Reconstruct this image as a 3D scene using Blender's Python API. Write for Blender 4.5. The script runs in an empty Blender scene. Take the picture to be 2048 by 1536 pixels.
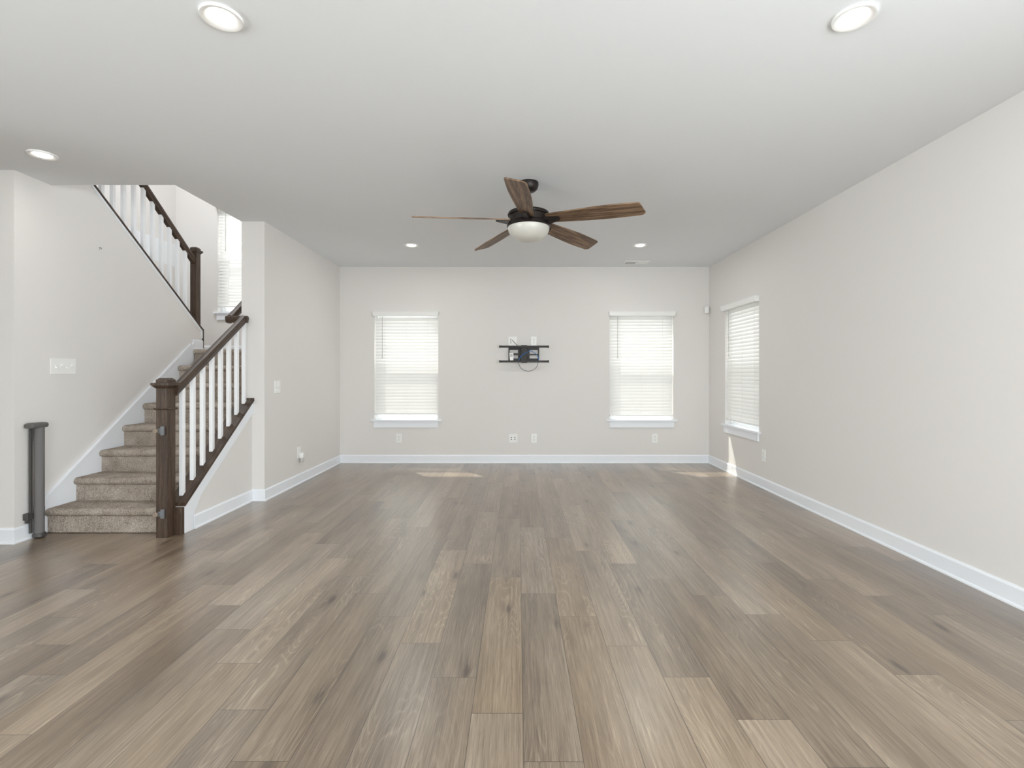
import bpy, bmesh, math, random
from mathutils import Vector, Matrix
random.seed(11)
PI = math.pi
R = math.radians

# ------------------------------------------------------------------ camera, sky, sun, large lights, exposure
S = bpy.context.scene
C = S.collection
F_PX = 985.0                       # focal length in pixels of the 2048 wide frame
VPX, VPY = 1036.0, 748.0           # where the floor boards vanish
CAM_Z = 1.245
cam_d = bpy.data.cameras.new('camera')
cam = bpy.data.objects.new('camera', cam_d)
C.objects.link(cam)
cam.location = (0, 0, CAM_Z)
cam.rotation_euler = (R(90), 0, 0)
cam_d.sensor_width = 36.0
cam_d.lens = F_PX / 2048 * 36.0
cam_d.shift_x = -(VPX - 1024) / 2048
cam_d.shift_y = -(768 - VPY) / 2048
cam_d.clip_start = 0.02
S.camera = cam

w = bpy.data.worlds.new('daylight_sky')
S.world = w
w.use_nodes = True
wn, wl = w.node_tree.nodes, w.node_tree.links
wn.clear()
wo = wn.new('ShaderNodeOutputWorld')
wb = wn.new('ShaderNodeBackground')
wt = wn.new('ShaderNodeTexCoord')
ws = wn.new('ShaderNodeSeparateXYZ')
wr = wn.new('ShaderNodeValToRGB')
wm = wn.new('ShaderNodeMath'); wm.operation = 'MULTIPLY_ADD'
wm.inputs[1].default_value = 0.5; wm.inputs[2].default_value = 0.5
wl.new(wt.outputs['Generated'], ws.inputs[0]); wl.new(ws.outputs['Z'], wm.inputs[0])
wl.new(wm.outputs[0], wr.inputs[0]); wl.new(wr.outputs[0], wb.inputs['Color'])
wl.new(wb.outputs[0], wo.inputs['Surface'])
wr.color_ramp.elements[0].position = 0.45; wr.color_ramp.elements[0].color = (0.62, 0.63, 0.62, 1)
wr.color_ramp.elements[1].position = 0.54; wr.color_ramp.elements[1].color = (0.98, 0.985, 0.985, 1)
wb.inputs['Strength'].default_value = 5.6

sun_d = bpy.data.lights.new('sun', 'SUN')
sun = bpy.data.objects.new('sun', sun_d); C.objects.link(sun)
sun_d.energy = 14
sun_d.angle = R(0.6)
sun_d.color = (1.0, 0.95, 0.86)
sun.rotation_euler = Vector((0.77, -1.0, -1.9)).to_track_quat('-Z', 'Y').to_euler()

def area(name, loc, direction, sx, sy, power, col=(1, 1, 1), spread=180):
    d = bpy.data.lights.new(name, 'AREA')
    d.shape = 'RECTANGLE'; d.size = sx; d.size_y = sy; d.energy = power; d.color = col; d.spread = R(spread)
    o = bpy.data.objects.new(name, d); C.objects.link(o)
    o.location = loc
    o.rotation_euler = Vector(direction).to_track_quat('-Z', 'Y').to_euler()
    return o
# fill lamps added out of view to brighten the room like daylight
area('fill_rear', (0.85, -4.40, 1.15), (0, 1, 0.25), 3.2, 2.2, 145, (0.88, 0.94, 1.0))
area('fill_left', (-6.5, -1.4, 1.2), (1, 0.05, 0.22), 3.4, 2.2, 230, (0.90, 0.945, 1.0), 115)
area('fill_side', (2.92, -1.0, 1.2), (-1, 0.45, 0.12), 3.2, 2.2, 235, (0.89, 0.94, 1.0))

S.view_settings.view_transform = 'Standard'
S.view_settings.look = 'None'
S.view_settings.gamma = 1.0
S.view_settings.use_curve_mapping = False
S.view_settings.exposure = -0.12
S.cycles.max_bounces = 10
S.cycles.diffuse_bounces = 6
S.cycles.transparent_max_bounces = 12
S.cycles.caustics_reflective = False
S.cycles.caustics_refractive = False
S.cycles.sample_clamp_indirect = 6.0
S.cycles.use_denoising = True

# ------------------------------------------------------------------ materials
def new_mat(name):
    m = bpy.data.materials.new(name); m.use_nodes = True
    nt = m.node_tree
    return m, nt.nodes, nt.links, nt.nodes['Principled BSDF']

def srgb(r, g, b):
    f = lambda c: (c / 255 / 12.92) if c / 255 <= 0.04045 else ((c / 255 + 0.055) / 1.055) ** 2.4
    return (f(r), f(g), f(b), 1)

def plain(name, col, rough=0.5, metal=0.0, spec=0.5, bump=0.0, bscale=200, var=0.0):
    m, n, l, p = new_mat(name)
    p.inputs['Base Color'].default_value = col
    p.inputs['Roughness'].default_value = rough
    p.inputs['Metallic'].default_value = metal
    p.inputs['Specular IOR Level'].default_value = spec
    tc = n.new('ShaderNodeTexCoord')
    nz = n.new('ShaderNodeTexNoise'); nz.inputs['Scale'].default_value = bscale; nz.inputs['Detail'].default_value = 3
    l.new(tc.outputs['Object'], nz.inputs['Vector'])
    if bump:
        b = n.new('ShaderNodeBump'); b.inputs['Strength'].default_value = bump; b.inputs['Distance'].default_value = 0.002
        l.new(nz.outputs['Fac'], b.inputs['Height']); l.new(b.outputs[0], p.inputs['Normal'])
    if var:
        hs = n.new('ShaderNodeHueSaturation'); hs.inputs['Color'].default_value = col
        mr = n.new('ShaderNodeMapRange'); mr.inputs['To Min'].default_value = 1 - var; mr.inputs['To Max'].default_value = 1 + var
        l.new(nz.outputs['Fac'], mr.inputs['Value']); l.new(mr.outputs[0], hs.inputs['Value']); l.new(hs.outputs[0], p.inputs['Base Color'])
    return m

M = {}
M['wall'] = plain('wall_paint', srgb(226, 223, 220), 0.75, spec=0.25, bump=0.06, bscale=350)
M['ceiling'] = plain('ceiling_paint', srgb(234, 237, 240), 0.9, spec=0.1, bump=0.08, bscale=300)
M['trim'] = plain('trim_paint', srgb(237, 240, 245), 0.35, spec=0.4)
M['white'] = plain('white_plastic', srgb(240, 240, 238), 0.35)
M['vinyl'] = plain('white_vinyl', srgb(240, 241, 242), 0.4)
M['bal'] = plain('white_baluster_paint', srgb(240, 241, 243), 0.35)
M['slot'] = plain('dark_slot', srgb(40, 38, 36), 0.7)
M['shade'] = plain('grey_plastic', srgb(190, 188, 184), 0.5)
M['bronze'] = plain('dark_bronze', srgb(44, 38, 36), 0.42, metal=0.5)
M['black'] = plain('black_steel', srgb(36, 33, 31), 0.45, metal=0.3)
M['gate'] = plain('grey_gate_plastic', srgb(98, 96, 94), 0.5, bump=0.1, bscale=500)
M['gatedark'] = plain('dark_grey_plastic', srgb(66, 64, 62), 0.5)
M['mesh'] = plain('rolled_grey_mesh', srgb(108, 106, 105), 0.8, bump=0.4, bscale=900)
M['latch'] = plain('grey_latch_plastic', srgb(112, 114, 118), 0.45)
M['latchknob'] = plain('beige_latch_pad', srgb(140, 126, 112), 0.6)
M['blue'] = plain('blue_cable_sheath', srgb(50, 118, 190), 0.45)
M['cable'] = plain('black_cable_sheath', srgb(52, 52, 54), 0.5)
M['duct'] = plain('dark_duct', srgb(38, 38, 38), 0.8)
M['bowl'] = plain('frosted_glass_bowl', srgb(206, 204, 197), 0.3, spec=0.5)

def mat_lens():
    m, n, l, p = new_mat('lit_lens')
    p.inputs['Base Color'].default_value = (1, 1, 1, 1)
    p.inputs['Emission Color'].default_value = (1, 0.98, 0.95, 1)
    p.inputs['Emission Strength'].default_value = 6
    return m
M['lens'] = mat_lens()

def mat_glass():
    m, n, l, p = new_mat('window_glass')
    n.remove(p)
    out = n['Material Output']
    t = n.new('ShaderNodeBsdfTransparent'); t.inputs[0].default_value = (0.95, 0.97, 0.96, 1)
    g = n.new('ShaderNodeBsdfGlossy'); g.inputs['Roughness'].default_value = 0.02
    mx = n.new('ShaderNodeMixShader'); mx.inputs[0].default_value = 0.06
    l.new(t.outputs[0], mx.inputs[1]); l.new(g.outputs[0], mx.inputs[2]); l.new(mx.outputs[0], out.inputs[0])
    return m
M['glass'] = mat_glass()

def mat_screen():
    m, n, l, p = new_mat('insect_screen')
    n.remove(p)
    out = n['Material Output']
    t = n.new('ShaderNodeBsdfTransparent')
    g = n.new('ShaderNodeBsdfDiffuse'); g.inputs[0].default_value = srgb(70, 72, 74)
    mx = n.new('ShaderNodeMixShader'); mx.inputs[0].default_value = 0.20
    l.new(t.outputs[0], mx.inputs[1]); l.new(g.outputs[0], mx.inputs[2]); l.new(mx.outputs[0], out.inputs[0])
    return m
M['screen'] = mat_screen()

def mat_slat():
    m, n, l, p = new_mat('blind_slat')
    p.inputs['Base Color'].default_value = srgb(245, 244, 242)
    p.inputs['Roughness'].default_value = 0.45
    out = n['Material Output']
    t = n.new('ShaderNodeBsdfTranslucent'); t.inputs[0].default_value = (0.955, 0.955, 0.95, 1)
    mx = n.new('ShaderNodeMixShader'); mx.inputs[0].default_value = 0.23
    l.new(p.outputs[0], mx.inputs[1]); l.new(t.outputs[0], mx.inputs[2]); l.new(mx.outputs[0], out.inputs[0])
    return m
M['slat'] = mat_slat()

def mat_wood(name, dark, mid, light, rot=(0, 0, 0), scale=(34, 34, 1.6), rough=0.46, contrast=0.75, rnd=False, spec=0.4, coat=0.0):
    m, n, l, p = new_mat(name)
    tc = n.new('ShaderNodeTexCoord')
    mp = n.new('ShaderNodeMapping'); mp.vector_type = 'TEXTURE'
    mp.inputs['Rotation'].default_value = rot
    l.new(tc.outputs['Object'], mp.inputs['Vector'])
    vec = mp.outputs[0]
    if rnd:
        oi = n.new('ShaderNodeObjectInfo'); ad = n.new('ShaderNodeVectorMath'); ad.operation = 'ADD'
        sc = n.new('ShaderNodeMath'); sc.operation = 'MULTIPLY'; sc.inputs[1].default_value = 9.0
        l.new(oi.outputs['Random'], sc.inputs[0]); l.new(vec, ad.inputs[0]); l.new(sc.outputs[0], ad.inputs[1]); vec = ad.outputs[0]
    def stretched(s):
        v = n.new('ShaderNodeVectorMath'); v.operation = 'MULTIPLY'; v.inputs[1].default_value = s
        l.new(vec, v.inputs[0]); return v.outputs[0]
    n1 = n.new('ShaderNodeTexNoise'); n1.inputs['Scale'].default_value = 1; n1.inputs['Detail'].default_value = 4
    l.new(stretched(scale), n1.inputs['Vector'])
    n2 = n.new('ShaderNodeTexNoise'); n2.inputs['Scale'].default_value = 1; n2.inputs['Detail'].default_value = 5; n2.inputs['Roughness'].default_value = 0.7
    l.new(stretched(tuple(s * 7 for s in scale)), n2.inputs['Vector'])
    mu = n.new('ShaderNodeMath'); mu.operation = 'MULTIPLY'; mu.inputs[1].default_value = 22
    si = n.new('ShaderNodeMath'); si.operation = 'SINE'
    l.new(n1.outputs['Fac'], mu.inputs[0]); l.new(mu.outputs[0], si.inputs[0])
    a = n.new('ShaderNodeMath'); a.operation = 'MULTIPLY_ADD'; a.inputs[1].default_value = 0.13 * contrast
    l.new(si.outputs[0], a.inputs[0]); l.new(n2.outputs['Fac'], a.inputs[2])
    cr = n.new('ShaderNodeValToRGB')
    e = cr.color_ramp.elements
    e[0].position = 0.28; e[0].color = dark; e[1].position = 0.74; e[1].color = light
    k = e.new(0.5); k.color = mid
    l.new(a.outputs[0], cr.inputs[0]); l.new(cr.outputs[0], p.inputs['Base Color'])
    p.inputs['Roughness'].default_value = rough
    p.inputs['Specular IOR Level'].default_value = spec; p.inputs['Coat Weight'].default_value = coat; p.inputs['Coat Roughness'].default_value = 0.3
    b = n.new('ShaderNodeBump'); b.inputs['Strength'].default_value = 0.15; b.inputs['Distance'].default_value = 0.001
    l.new(a.outputs[0], b.inputs['Height']); l.new(b.outputs[0], p.inputs['Normal'])
    return m
DK, MD, LT = srgb(44, 33, 26), srgb(70, 54, 43), srgb(92, 75, 62)
M['newel'] = mat_wood('dark_stained_oak_upright', DK, MD, LT)
SL = math.atan(0.72)
M['rail'] = mat_wood('dark_stained_oak_rail', DK, MD, LT, rot=(-(PI / 2 - SL), 0, 0))
M['railup'] = mat_wood('dark_stained_oak_rail_upper', DK, MD, LT, rot=((PI / 2 - SL), 0, 0))
M['railx'] = mat_wood('dark_stained_oak_crosswise', DK, MD, LT, scale=(1.6, 26, 26))
M['blade'] = mat_wood('weathered_brown_blade', srgb(74, 56, 42), srgb(116, 92, 71), srgb(152, 126, 102), scale=(1.4, 22, 22), rough=0.5, rnd=True, spec=0.4, coat=0.0, contrast=1.0)

def mat_carpet():
    m, n, l, p = new_mat('beige_carpet')
    tc = n.new('ShaderNodeTexCoord')
    a = n.new('ShaderNodeTexNoise'); a.inputs['Scale'].default_value = 165; a.inputs['Detail'].default_value = 4; a.inputs['Roughness'].default_value = 0.8
    b = n.new('ShaderNodeTexNoise'); b.inputs['Scale'].default_value = 9; b.inputs['Detail'].default_value = 2
    l.new(tc.outputs['Object'], a.inputs['Vector']); l.new(tc.outputs['Object'], b.inputs['Vector'])
    mx = n.new('ShaderNodeMath'); mx.operation = 'MULTIPLY_ADD'; mx.inputs[1].default_value = 0.25
    l.new(b.outputs['Fac'], mx.inputs[0])
    sb = n.new('ShaderNodeMath'); sb.operation = 'SUBTRACT'; sb.inputs[1].default_value = 0.125
    l.new(a.outputs['Fac'], sb.inputs[0]); l.new(sb.outputs[0], mx.inputs[2])
    cr = n.new('ShaderNodeValToRGB'); e = cr.color_ramp.elements
    e[0].position = 0.32; e[0].color = srgb(96, 82, 71); e[1].position = 0.66; e[1].color = srgb(212, 202, 191)
    k = e.new(0.47); k.color = srgb(168, 155, 143)
    l.new(mx.outputs[0], cr.inputs[0]); l.new(cr.outputs[0], p.inputs['Base Color'])
    p.inputs['Roughness'].default_value = 1.0; p.inputs['Specular IOR Level'].default_value = 0.05
    bp = n.new('ShaderNodeBump'); bp.inputs['Strength'].default_value = 0.9; bp.inputs['Distance'].default_value = 0.006
    l.new(a.outputs['Fac'], bp.inputs['Height']); l.new(bp.outputs[0], p.inputs['Normal'])
    return m
M['carpet'] = mat_carpet()

def mat_floor():
    m, n, l, p = new_mat('oak_plank_floor')
    def math_(op, a=None, b=None, c=None):
        x = n.new('ShaderNodeMath'); x.operation = op
        for i, v in enumerate((a, b, c)):
            if v is None: continue
            if isinstance(v, (int, float)): x.inputs[i].default_value = v
            else: l.new(v, x.inputs[i])
        return x.outputs[0]
    at = n.new('ShaderNodeAttribute'); at.attribute_name = 'plank'          # random colour of each board
    sp = n.new('ShaderNodeSeparateColor'); l.new(at.outputs['Color'], sp.inputs[0])
    r1, r2, r3 = sp.outputs[0], sp.outputs[1], sp.outputs[2]
    tc = n.new('ShaderNodeTexCoord')
    sx = n.new('ShaderNodeSeparateXYZ'); l.new(tc.outputs['Object'], sx.inputs[0])
    X = math_('ADD', sx.outputs['X'], math_('MULTIPLY', r1, 17.0))
    Y = math_('ADD', sx.outputs['Y'], math_('MULTIPLY', r2, 29.0))
    def vec(fx, fy, z=None):
        c = n.new('ShaderNodeCombineXYZ')
        l.new(math_('MULTIPLY', X, fx), c.inputs[0]); l.new(math_('MULTIPLY', Y, fy), c.inputs[1])
        if z is not None: l.new(z, c.inputs[2])
        return c.outputs[0]
    def noise(v, d, ro=0.5):
        t = n.new('ShaderNodeTexNoise'); t.inputs['Scale'].default_value = 1; t.inputs['Detail'].default_value = d; t.inputs['Roughness'].default_value = ro
        l.new(v, t.inputs['Vector']); return t.outputs['Fac']
    fine = noise(vec(420, 7), 3, 0.65)                    # pores
    streak = noise(vec(75, 1.6), 6, 0.68)                 # long streaks
    broad = noise(vec(7, 0.8), 2)                        # broad tone along the board
    field = noise(vec(8.5, 1.05), 1.5, 0.45)             # its contours make the cathedral rings
    ring = math_('SINE', math_('MULTIPLY', field, 150.0))
    ring2 = math_('POWER', math_('MULTIPLY_ADD', ring, 0.5, 0.5), 7.0)
    gate = n.new('ShaderNodeMapRange'); gate.inputs['From Min'].default_value = 0.42; gate.inputs['From Max'].default_value = 0.62
    l.new(noise(vec(4.5, 0.9, r3), 1), gate.inputs['Value'])
    ringm = math_('MULTIPLY', ring2, gate.outputs[0])
    # knots
    vo = n.new('ShaderNodeTexVoronoi'); vo.inputs['Scale'].default_value = 1; vo.inputs['Randomness'].default_value = 1
    l.new(vec(8.5, 2.6), vo.inputs['Vector'])
    kd = math_('ADD', vo.outputs['Distance'], math_('MULTIPLY', math_('SUBTRACT', streak, 0.5), 0.16))
    kn = n.new('ShaderNodeMapRange'); kn.inputs['From Min'].default_value = 0.16; kn.inputs['From Max'].default_value = 0.03
    l.new(kd, kn.inputs['Value'])
    ks = n.new('ShaderNodeSeparateColor'); l.new(vo.outputs['Color'], ks.inputs[0])
    knot = math_('MULTIPLY', kn.outputs[0], math_('GREATER_THAN', ks.outputs[0], 0.55))
    hl = n.new('ShaderNodeMapRange'); hl.interpolation_type = 'SMOOTHSTEP'; hl.inputs['From Min'].default_value = 0.42; hl.inputs['From Max'].default_value = 0.05
    l.new(kd, hl.inputs['Value'])
    halo = math_('MULTIPLY', hl.outputs[0], math_('GREATER_THAN', ks.outputs[0], 0.40))
    # tone
    t = math_('MULTIPLY_ADD', math_('SUBTRACT', broad, 0.5), 0.62, 0.5)
    t = math_('MULTIPLY_ADD', math_('SUBTRACT', streak, 0.5), 0.75, t)
    t = math_('MULTIPLY_ADD', math_('SUBTRACT', fine, 0.5), 0.85, t)
    t = math_('MULTIPLY_ADD', math_('SUBTRACT', r3, 0.5), 0.24, t)
    t = math_('MULTIPLY_ADD', ringm, 0.17, t)
    t = math_('MULTIPLY_ADD', knot, -0.34, math_('MULTIPLY_ADD', halo, -0.12, t))
    cr = n.new('ShaderNodeValToRGB'); e = cr.color_ramp.elements
    e[0].position = 0.08; e[0].color = srgb(72, 59, 50); e[1].position = 0.92; e[1].color = srgb(189, 174, 155)
    k = e.new(0.34); k.color = srgb(116, 101, 86); k = e.new(0.58); k.color = srgb(147, 131, 114)
    l.new(t, cr.inputs[0])
    hs = n.new('ShaderNodeHueSaturation'); l.new(cr.outputs[0], hs.inputs['Color'])
    l.new(math_('MULTIPLY_ADD', r1, 0.22, 1.02), hs.inputs['Saturation'])
    l.new(math_('MULTIPLY_ADD', r2, 0.10, 0.86), hs.inputs['Value'])
    # bevelled joint between the boards
    uv = n.new('ShaderNodeUVMap'); su = n.new('ShaderNodeSeparateXYZ'); l.new(uv.outputs[0], su.inputs[0])
    du = su.outputs['X']; dv = su.outputs['Y']
    a2 = n.new('ShaderNodeAttribute'); a2.attribute_name = 'size'
    s2 = n.new('ShaderNodeSeparateColor'); l.new(a2.outputs['Color'], s2.inputs[0])
    eu = math_('MINIMUM', du, math_('SUBTRACT', s2.outputs[0], du))
    ev = math_('MINIMUM', dv, math_('SUBTRACT', s2.outputs[1], dv))
    ed = math_('MINIMUM', eu, ev)
    jr = n.new('ShaderNodeMapRange'); jr.inputs['From Min'].default_value = 0.0005; jr.inputs['From Max'].default_value = 0.0016
    l.new(ed, jr.inputs['Value'])
    mix = n.new('ShaderNodeMix'); mix.data_type = 'RGBA'
    mix.inputs['A'].default_value = srgb(58, 48, 41)
    l.new(jr.outputs[0], mix.inputs['Factor']); l.new(hs.outputs[0], mix.inputs['B'])
    l.new(mix.outputs['Result'], p.inputs['Base Color'])
    rr = n.new('ShaderNodeMapRange'); rr.inputs['To Min'].default_value = 0.25; rr.inputs['To Max'].default_value = 0.37
    l.new(fine, rr.inputs['Value']); l.new(rr.outputs[0], p.inputs['Roughness'])
    p.inputs['Specular IOR Level'].default_value = 1.0; p.inputs['Coat Weight'].default_value = 0.55; p.inputs['Coat Roughness'].default_value = 0.28
    b = n.new('ShaderNodeBump'); b.inputs['Strength'].default_value = 0.12; b.inputs['Distance'].default_value = 0.001
    l.new(math_('MULTIPLY_ADD', jr.outputs[0], 1.5, math_('ADD', fine, ringm)), b.inputs['Height']); l.new(b.outputs[0], p.inputs['Normal'])
    return m
M['floor'] = mat_floor()

# ------------------------------------------------------------------ mesh helpers
class MB:
    """collects shapes; build() links them as ONE mesh object"""
    def __init__(s): s.bm = bmesh.new()
    def box(s, x0, x1, y0, y1, z0, z1, bevel=0.0, seg=2, mat4=None):
        g = bmesh.ops.create_cube(s.bm, size=1.0)['verts']
        for v in g:
            v.co = Vector(((x0 + x1) / 2 + v.co.x * (x1 - x0), (y0 + y1) / 2 + v.co.y * (y1 - y0), (z0 + z1) / 2 + v.co.z * (z1 - z0)))
        if bevel:
            ed = list({e for v in g for e in v.link_edges})
            r = bmesh.ops.bevel(s.bm, geom=ed, offset=bevel, segments=seg, affect='EDGES', profile=0.5)
            g = [v for v in r['verts']] or g
            g = list({v for f in r['faces'] for v in f.verts} | set(v for v in g if v.is_valid))
        if mat4 is not None: bmesh.ops.transform(s.bm, matrix=mat4, verts=[v for v in g if v.is_valid])
        return s
    def prism(s, pts, axis, a, b):
        """polygon pts (two other coordinates, in x<y<z order) swept along axis from a to b"""
        def mk(p, t):
            if axis == 'X': return Vector((t, p[0], p[1]))
            if axis == 'Y': return Vector((p[0], t, p[1]))
            return Vector((p[0], p[1], t))
        A = [s.bm.verts.new(mk(p, a)) for p in pts]; B = [s.bm.verts.new(mk(p, b)) for p in pts]
        n = len(pts)
        fs = [s.bm.faces.new(A[::-1]), s.bm.faces.new(B)]
        for i in range(n): fs.append(s.bm.faces.new((A[i], A[(i + 1) % n], B[(i + 1) % n], B[i])))
        return s
    def lathe(s, prof, c=(0, 0, 0), seg=40, cap=True):
        rings = []
        for r, z in prof:
            if r < 1e-6: rings.append([s.bm.verts.new(Vector(c) + Vector((0, 0, z)))])
            else: rings.append([s.bm.verts.new(Vector(c) + Vector((r * math.cos(2 * PI * k / seg), r * math.sin(2 * PI * k / seg), z))) for k in range(seg)])
        for a, b in zip(rings, rings[1:]):
            for k in range(seg):
                k2 = (k + 1) % seg
                if len(a) == 1 and len(b) == 1: continue
                if len(a) == 1: s.bm.faces.new((a[0], b[k2], b[k]))
                elif len(b) == 1: s.bm.faces.new((a[k], a[k2], b[0]))
                else: s.bm.faces.new((a[k], a[k2], b[k2], b[k]))
        if cap:
            for r_ in (rings[0], rings[-1]):
                if len(r_) > 1: s.bm.faces.new(r_)
        return s
    def cyl(s, p0, p1, r, seg=16):
        return s.tube([p0, p1], r, seg)
    def tube(s, pts, r, seg=10):
        P = [Vector(p) for p in pts]; rings = []
        prev = None
        for i, p in enumerate(P):
            t = (P[min(i + 1, len(P) - 1)] - P[max(i - 1, 0)]).normalized()
            u = prev - t * prev.dot(t) if prev is not None else t.orthogonal()
            u.normalize(); prev = u
            v = t.cross(u)
            rings.append([s.bm.verts.new(p + (u * math.cos(2 * PI * k / seg) + v * math.sin(2 * PI * k / seg)) * r) for k in range(seg)])
        for a, b in zip(rings, rings[1:]):
            for k in range(seg): s.bm.faces.new((a[k], a[(k + 1) % seg], b[(k + 1) % seg], b[k]))
        s.bm.faces.new(rings[0][::-1]); s.bm.faces.new(rings[-1])
        return s
    def sweep(s, prof, p0, p1, n0=None, n1=None):
        """profile (side, up) swept from p0 to p1; ends cut upright by planes with normal n0 / n1 (default: path direction in plan)"""
        p0, p1 = Vector(p0), Vector(p1); t = (p1 - p0).normalized()
        side = Vector((t.y, -t.x, 0)).normalized() if abs(t.z) < 0.999 else Vector((1, 0, 0))
        up = side.cross(t).normalized()
        if up.z < 0: up = -up
        rings = []
        for p, nn in ((p0, n0), (p1, n1)):
            nn = Vector(nn) if nn is not None else Vector((t.x, t.y, 0)).normalized()
            ring = []
            for a, b in prof:
                q = p + side * a + up * b
                k = (p - q).dot(nn) / t.dot(nn)
                ring.append(s.bm.verts.new(q + t * k))
            rings.append(ring)
        n = len(prof)
        s.bm.faces.new(rings[0][::-1]); s.bm.faces.new(rings[1])
        for i in range(n): s.bm.faces.new((rings[0][i], rings[0][(i + 1) % n], rings[1][(i + 1) % n], rings[1][i]))
        return s
    def build(s, name, mat, parent=None, smooth=False, shift=None, bevel=0.0):
        bmesh.ops.recalc_face_normals(s.bm, faces=s.bm.faces)
        if shift is not None: bmesh.ops.translate(s.bm, verts=s.bm.verts, vec=-Vector(shift))
        me = bpy.data.meshes.new(name); s.bm.to_mesh(me); s.bm.free()
        me.materials.append(mat)
        if smooth:
            me.polygons.foreach_set('use_smooth', [True] * len(me.polygons))
            me.set_sharp_from_angle(angle=R(40))
        o = bpy.data.objects.new(name, me); C.objects.link(o)
        if parent is not None: o.parent = parent
        if bevel:
            md = o.modifiers.new('bevel', 'BEVEL'); md.width = bevel; md.segments = 2; md.limit_method = 'ANGLE'; md.angle_limit = R(40)
        return o

def tag(o, label=None, cat=None, group=None, kind=None):
    if label: o['label'] = label
    if cat: o['category'] = cat
    if group: o['group'] = group
    if kind: o['kind'] = kind
    return o
def thing(name, label, cat, loc=(0, 0, 0), rz=0.0, group=None, kind=None):
    o = bpy.data.objects.new(name, None); C.objects.link(o)
    o.empty_display_size = 0.1
    o.location = loc; o.rotation_euler = (0, 0, rz)
    return tag(o, label, cat, group, kind)
def struct(name, mb, mat, label, cat, bevel=0.0):
    return tag(mb.build(name, mat, bevel=bevel), label, cat, kind='structure')
def copy_tree(o, parent=None):
    c = o.copy(); C.objects.link(c)
    if parent is not None: c.parent = parent
    for ch in [q for q in C.objects if q.parent == o]: copy_tree(ch, c)
    return c
def wall_cells(mb, u0, u1, z0, z1, holes, place):
    """a wall between u0..u1, z0..z1 with rectangular holes (u0,u1,z0,z1), as a grid of cells"""
    us = sorted({u0, u1, *[h[0] for h in holes], *[h[1] for h in holes]}); zs = sorted({z0, z1, *[h[2] for h in holes], *[h[3] for h in holes]})
    for a, b in zip(us, us[1:]):
        for c, d in zip(zs, zs[1:]):
            if any(h[0] - 1e-6 <= a and b <= h[1] + 1e-6 and h[2] - 1e-6 <= c and d <= h[3] + 1e-6 for h in holes): continue
            place(a, b, c, d)

# ------------------------------------------------------------------ room sizes
D = 6.893            # window wall
H = 2.743            # ceiling
XR = 2.673           # right wall
XL = -2.491          # left wall beyond the stairs
XS = -2.717          # stair side of the left wall
YC = 4.84            # end of the left wall
XW = -3.70           # wall along the left of the stairs
YH = 3.617           # wall facing the camera on the far left
XB = -4.787          # far wall of the stairwell
YO = 3.903           # front edge of the stairwell opening in the ceiling
XF, YR = -6.3, -4.2  # outer ends of the room behind the camera
TOP = 5.40
RISE, RUN, Y1 = 0.191, 0.25, 3.83
WALLT = 0.165

def at(px, py, d):   # a point of the photograph at depth d
    return ((px - VPX) * d / F_PX, d, CAM_Z + (VPY - py) * d / F_PX)

# ------------------------------------------------------------------ floor boards
def build_floor():
    phase = {0: 1.581, 1: 2.529, 2: 2.254, 3: 2.023, 4: 1.775, 5: 2.769, 6: 2.549, 7: 2.302, 8: 2.04, 9: 1.769, 10: 2.762, 11: 2.544, 12: 2.332, 13: 3.28,
             -1: 1.807, -2: 2.02, -3: 2.277, -4: 2.531, -5: 1.583, -6: 1.825, -7: 2.12, -8: 2.40, -9: 2.65, -10: 1.699, -11: 2.037, -12: 2.263, -13: 2.52, -14: 2.85, -15: 3.227, -16: 3.50}
    L = 1.211
    bm = bmesh.new()
    ca = bm.faces.layers.float_vector.new('plank'); sa = bm.faces.layers.float_vector.new('size')
    uvl = bm.loops.layers.uv.new('UVMap')
    rnd = random.Random(5)
    for k in range(-34, 15):
        x0 = 0.018 + k * (0.1925 if k >= 0 else 0.1883); wd = 0.1925 if k >= 0 else 0.1883
        x1 = x0 + wd
        lo, hi = max(x0, XF), min(x1, XR)
        if hi - lo < 0.005: continue
        y = phase.get(k, rnd.random() * L) % L + math.floor(YR / L) * L - L
        while y < D:
            a, b = max(y, YR), min(y + L, D)
            if b - a > 0.002:
                vs = [bm.verts.new((lo, a, 0)), bm.verts.new((hi, a, 0)), bm.verts.new((hi, b, 0)), bm.verts.new((lo, b, 0))]
                f = bm.faces.new(vs)
                f[ca] = (rnd.random(), rnd.random(), rnd.random()); f[sa] = (wd, L, 0)
                for lp, (px, py) in zip(f.loops, ((lo, a), (hi, a), (hi, b), (lo, b))): lp[uvl].uv = (px - x0, py - y)
            y += L
    me = bpy.data.meshes.new('floor'); bm.to_mesh(me); bm.free()
    me.materials.append(M['floor'])
    o = bpy.data.objects.new('floor', me); C.objects.link(o)
    tag(o, 'greyish brown oak plank floor running towards the window wall', 'floor', kind='structure')
build_floor()
mb = MB(); mb.box(XF - .2, XR + .2, YR - .2, D + .2, -0.12, -0.004)
struct('floor_base', mb, M['duct'], 'subfloor under the oak planks', 'floor')

# ------------------------------------------------------------------ ceiling and walls
mb = MB()
holes = [(XB, XS, YO, D)]
def pl(a, b, c, d): mb.box(a, b, c, d, H, 3.05)
wall_cells(mb, XF, XR, YR, D, [(XF, XS, YO, D)], pl)
mb.box(XF, XB, YO, D, H, 3.05)
struct('ceiling', mb, M['ceiling'], 'flat white ceiling with a stairwell opening at left', 'ceiling')

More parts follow.
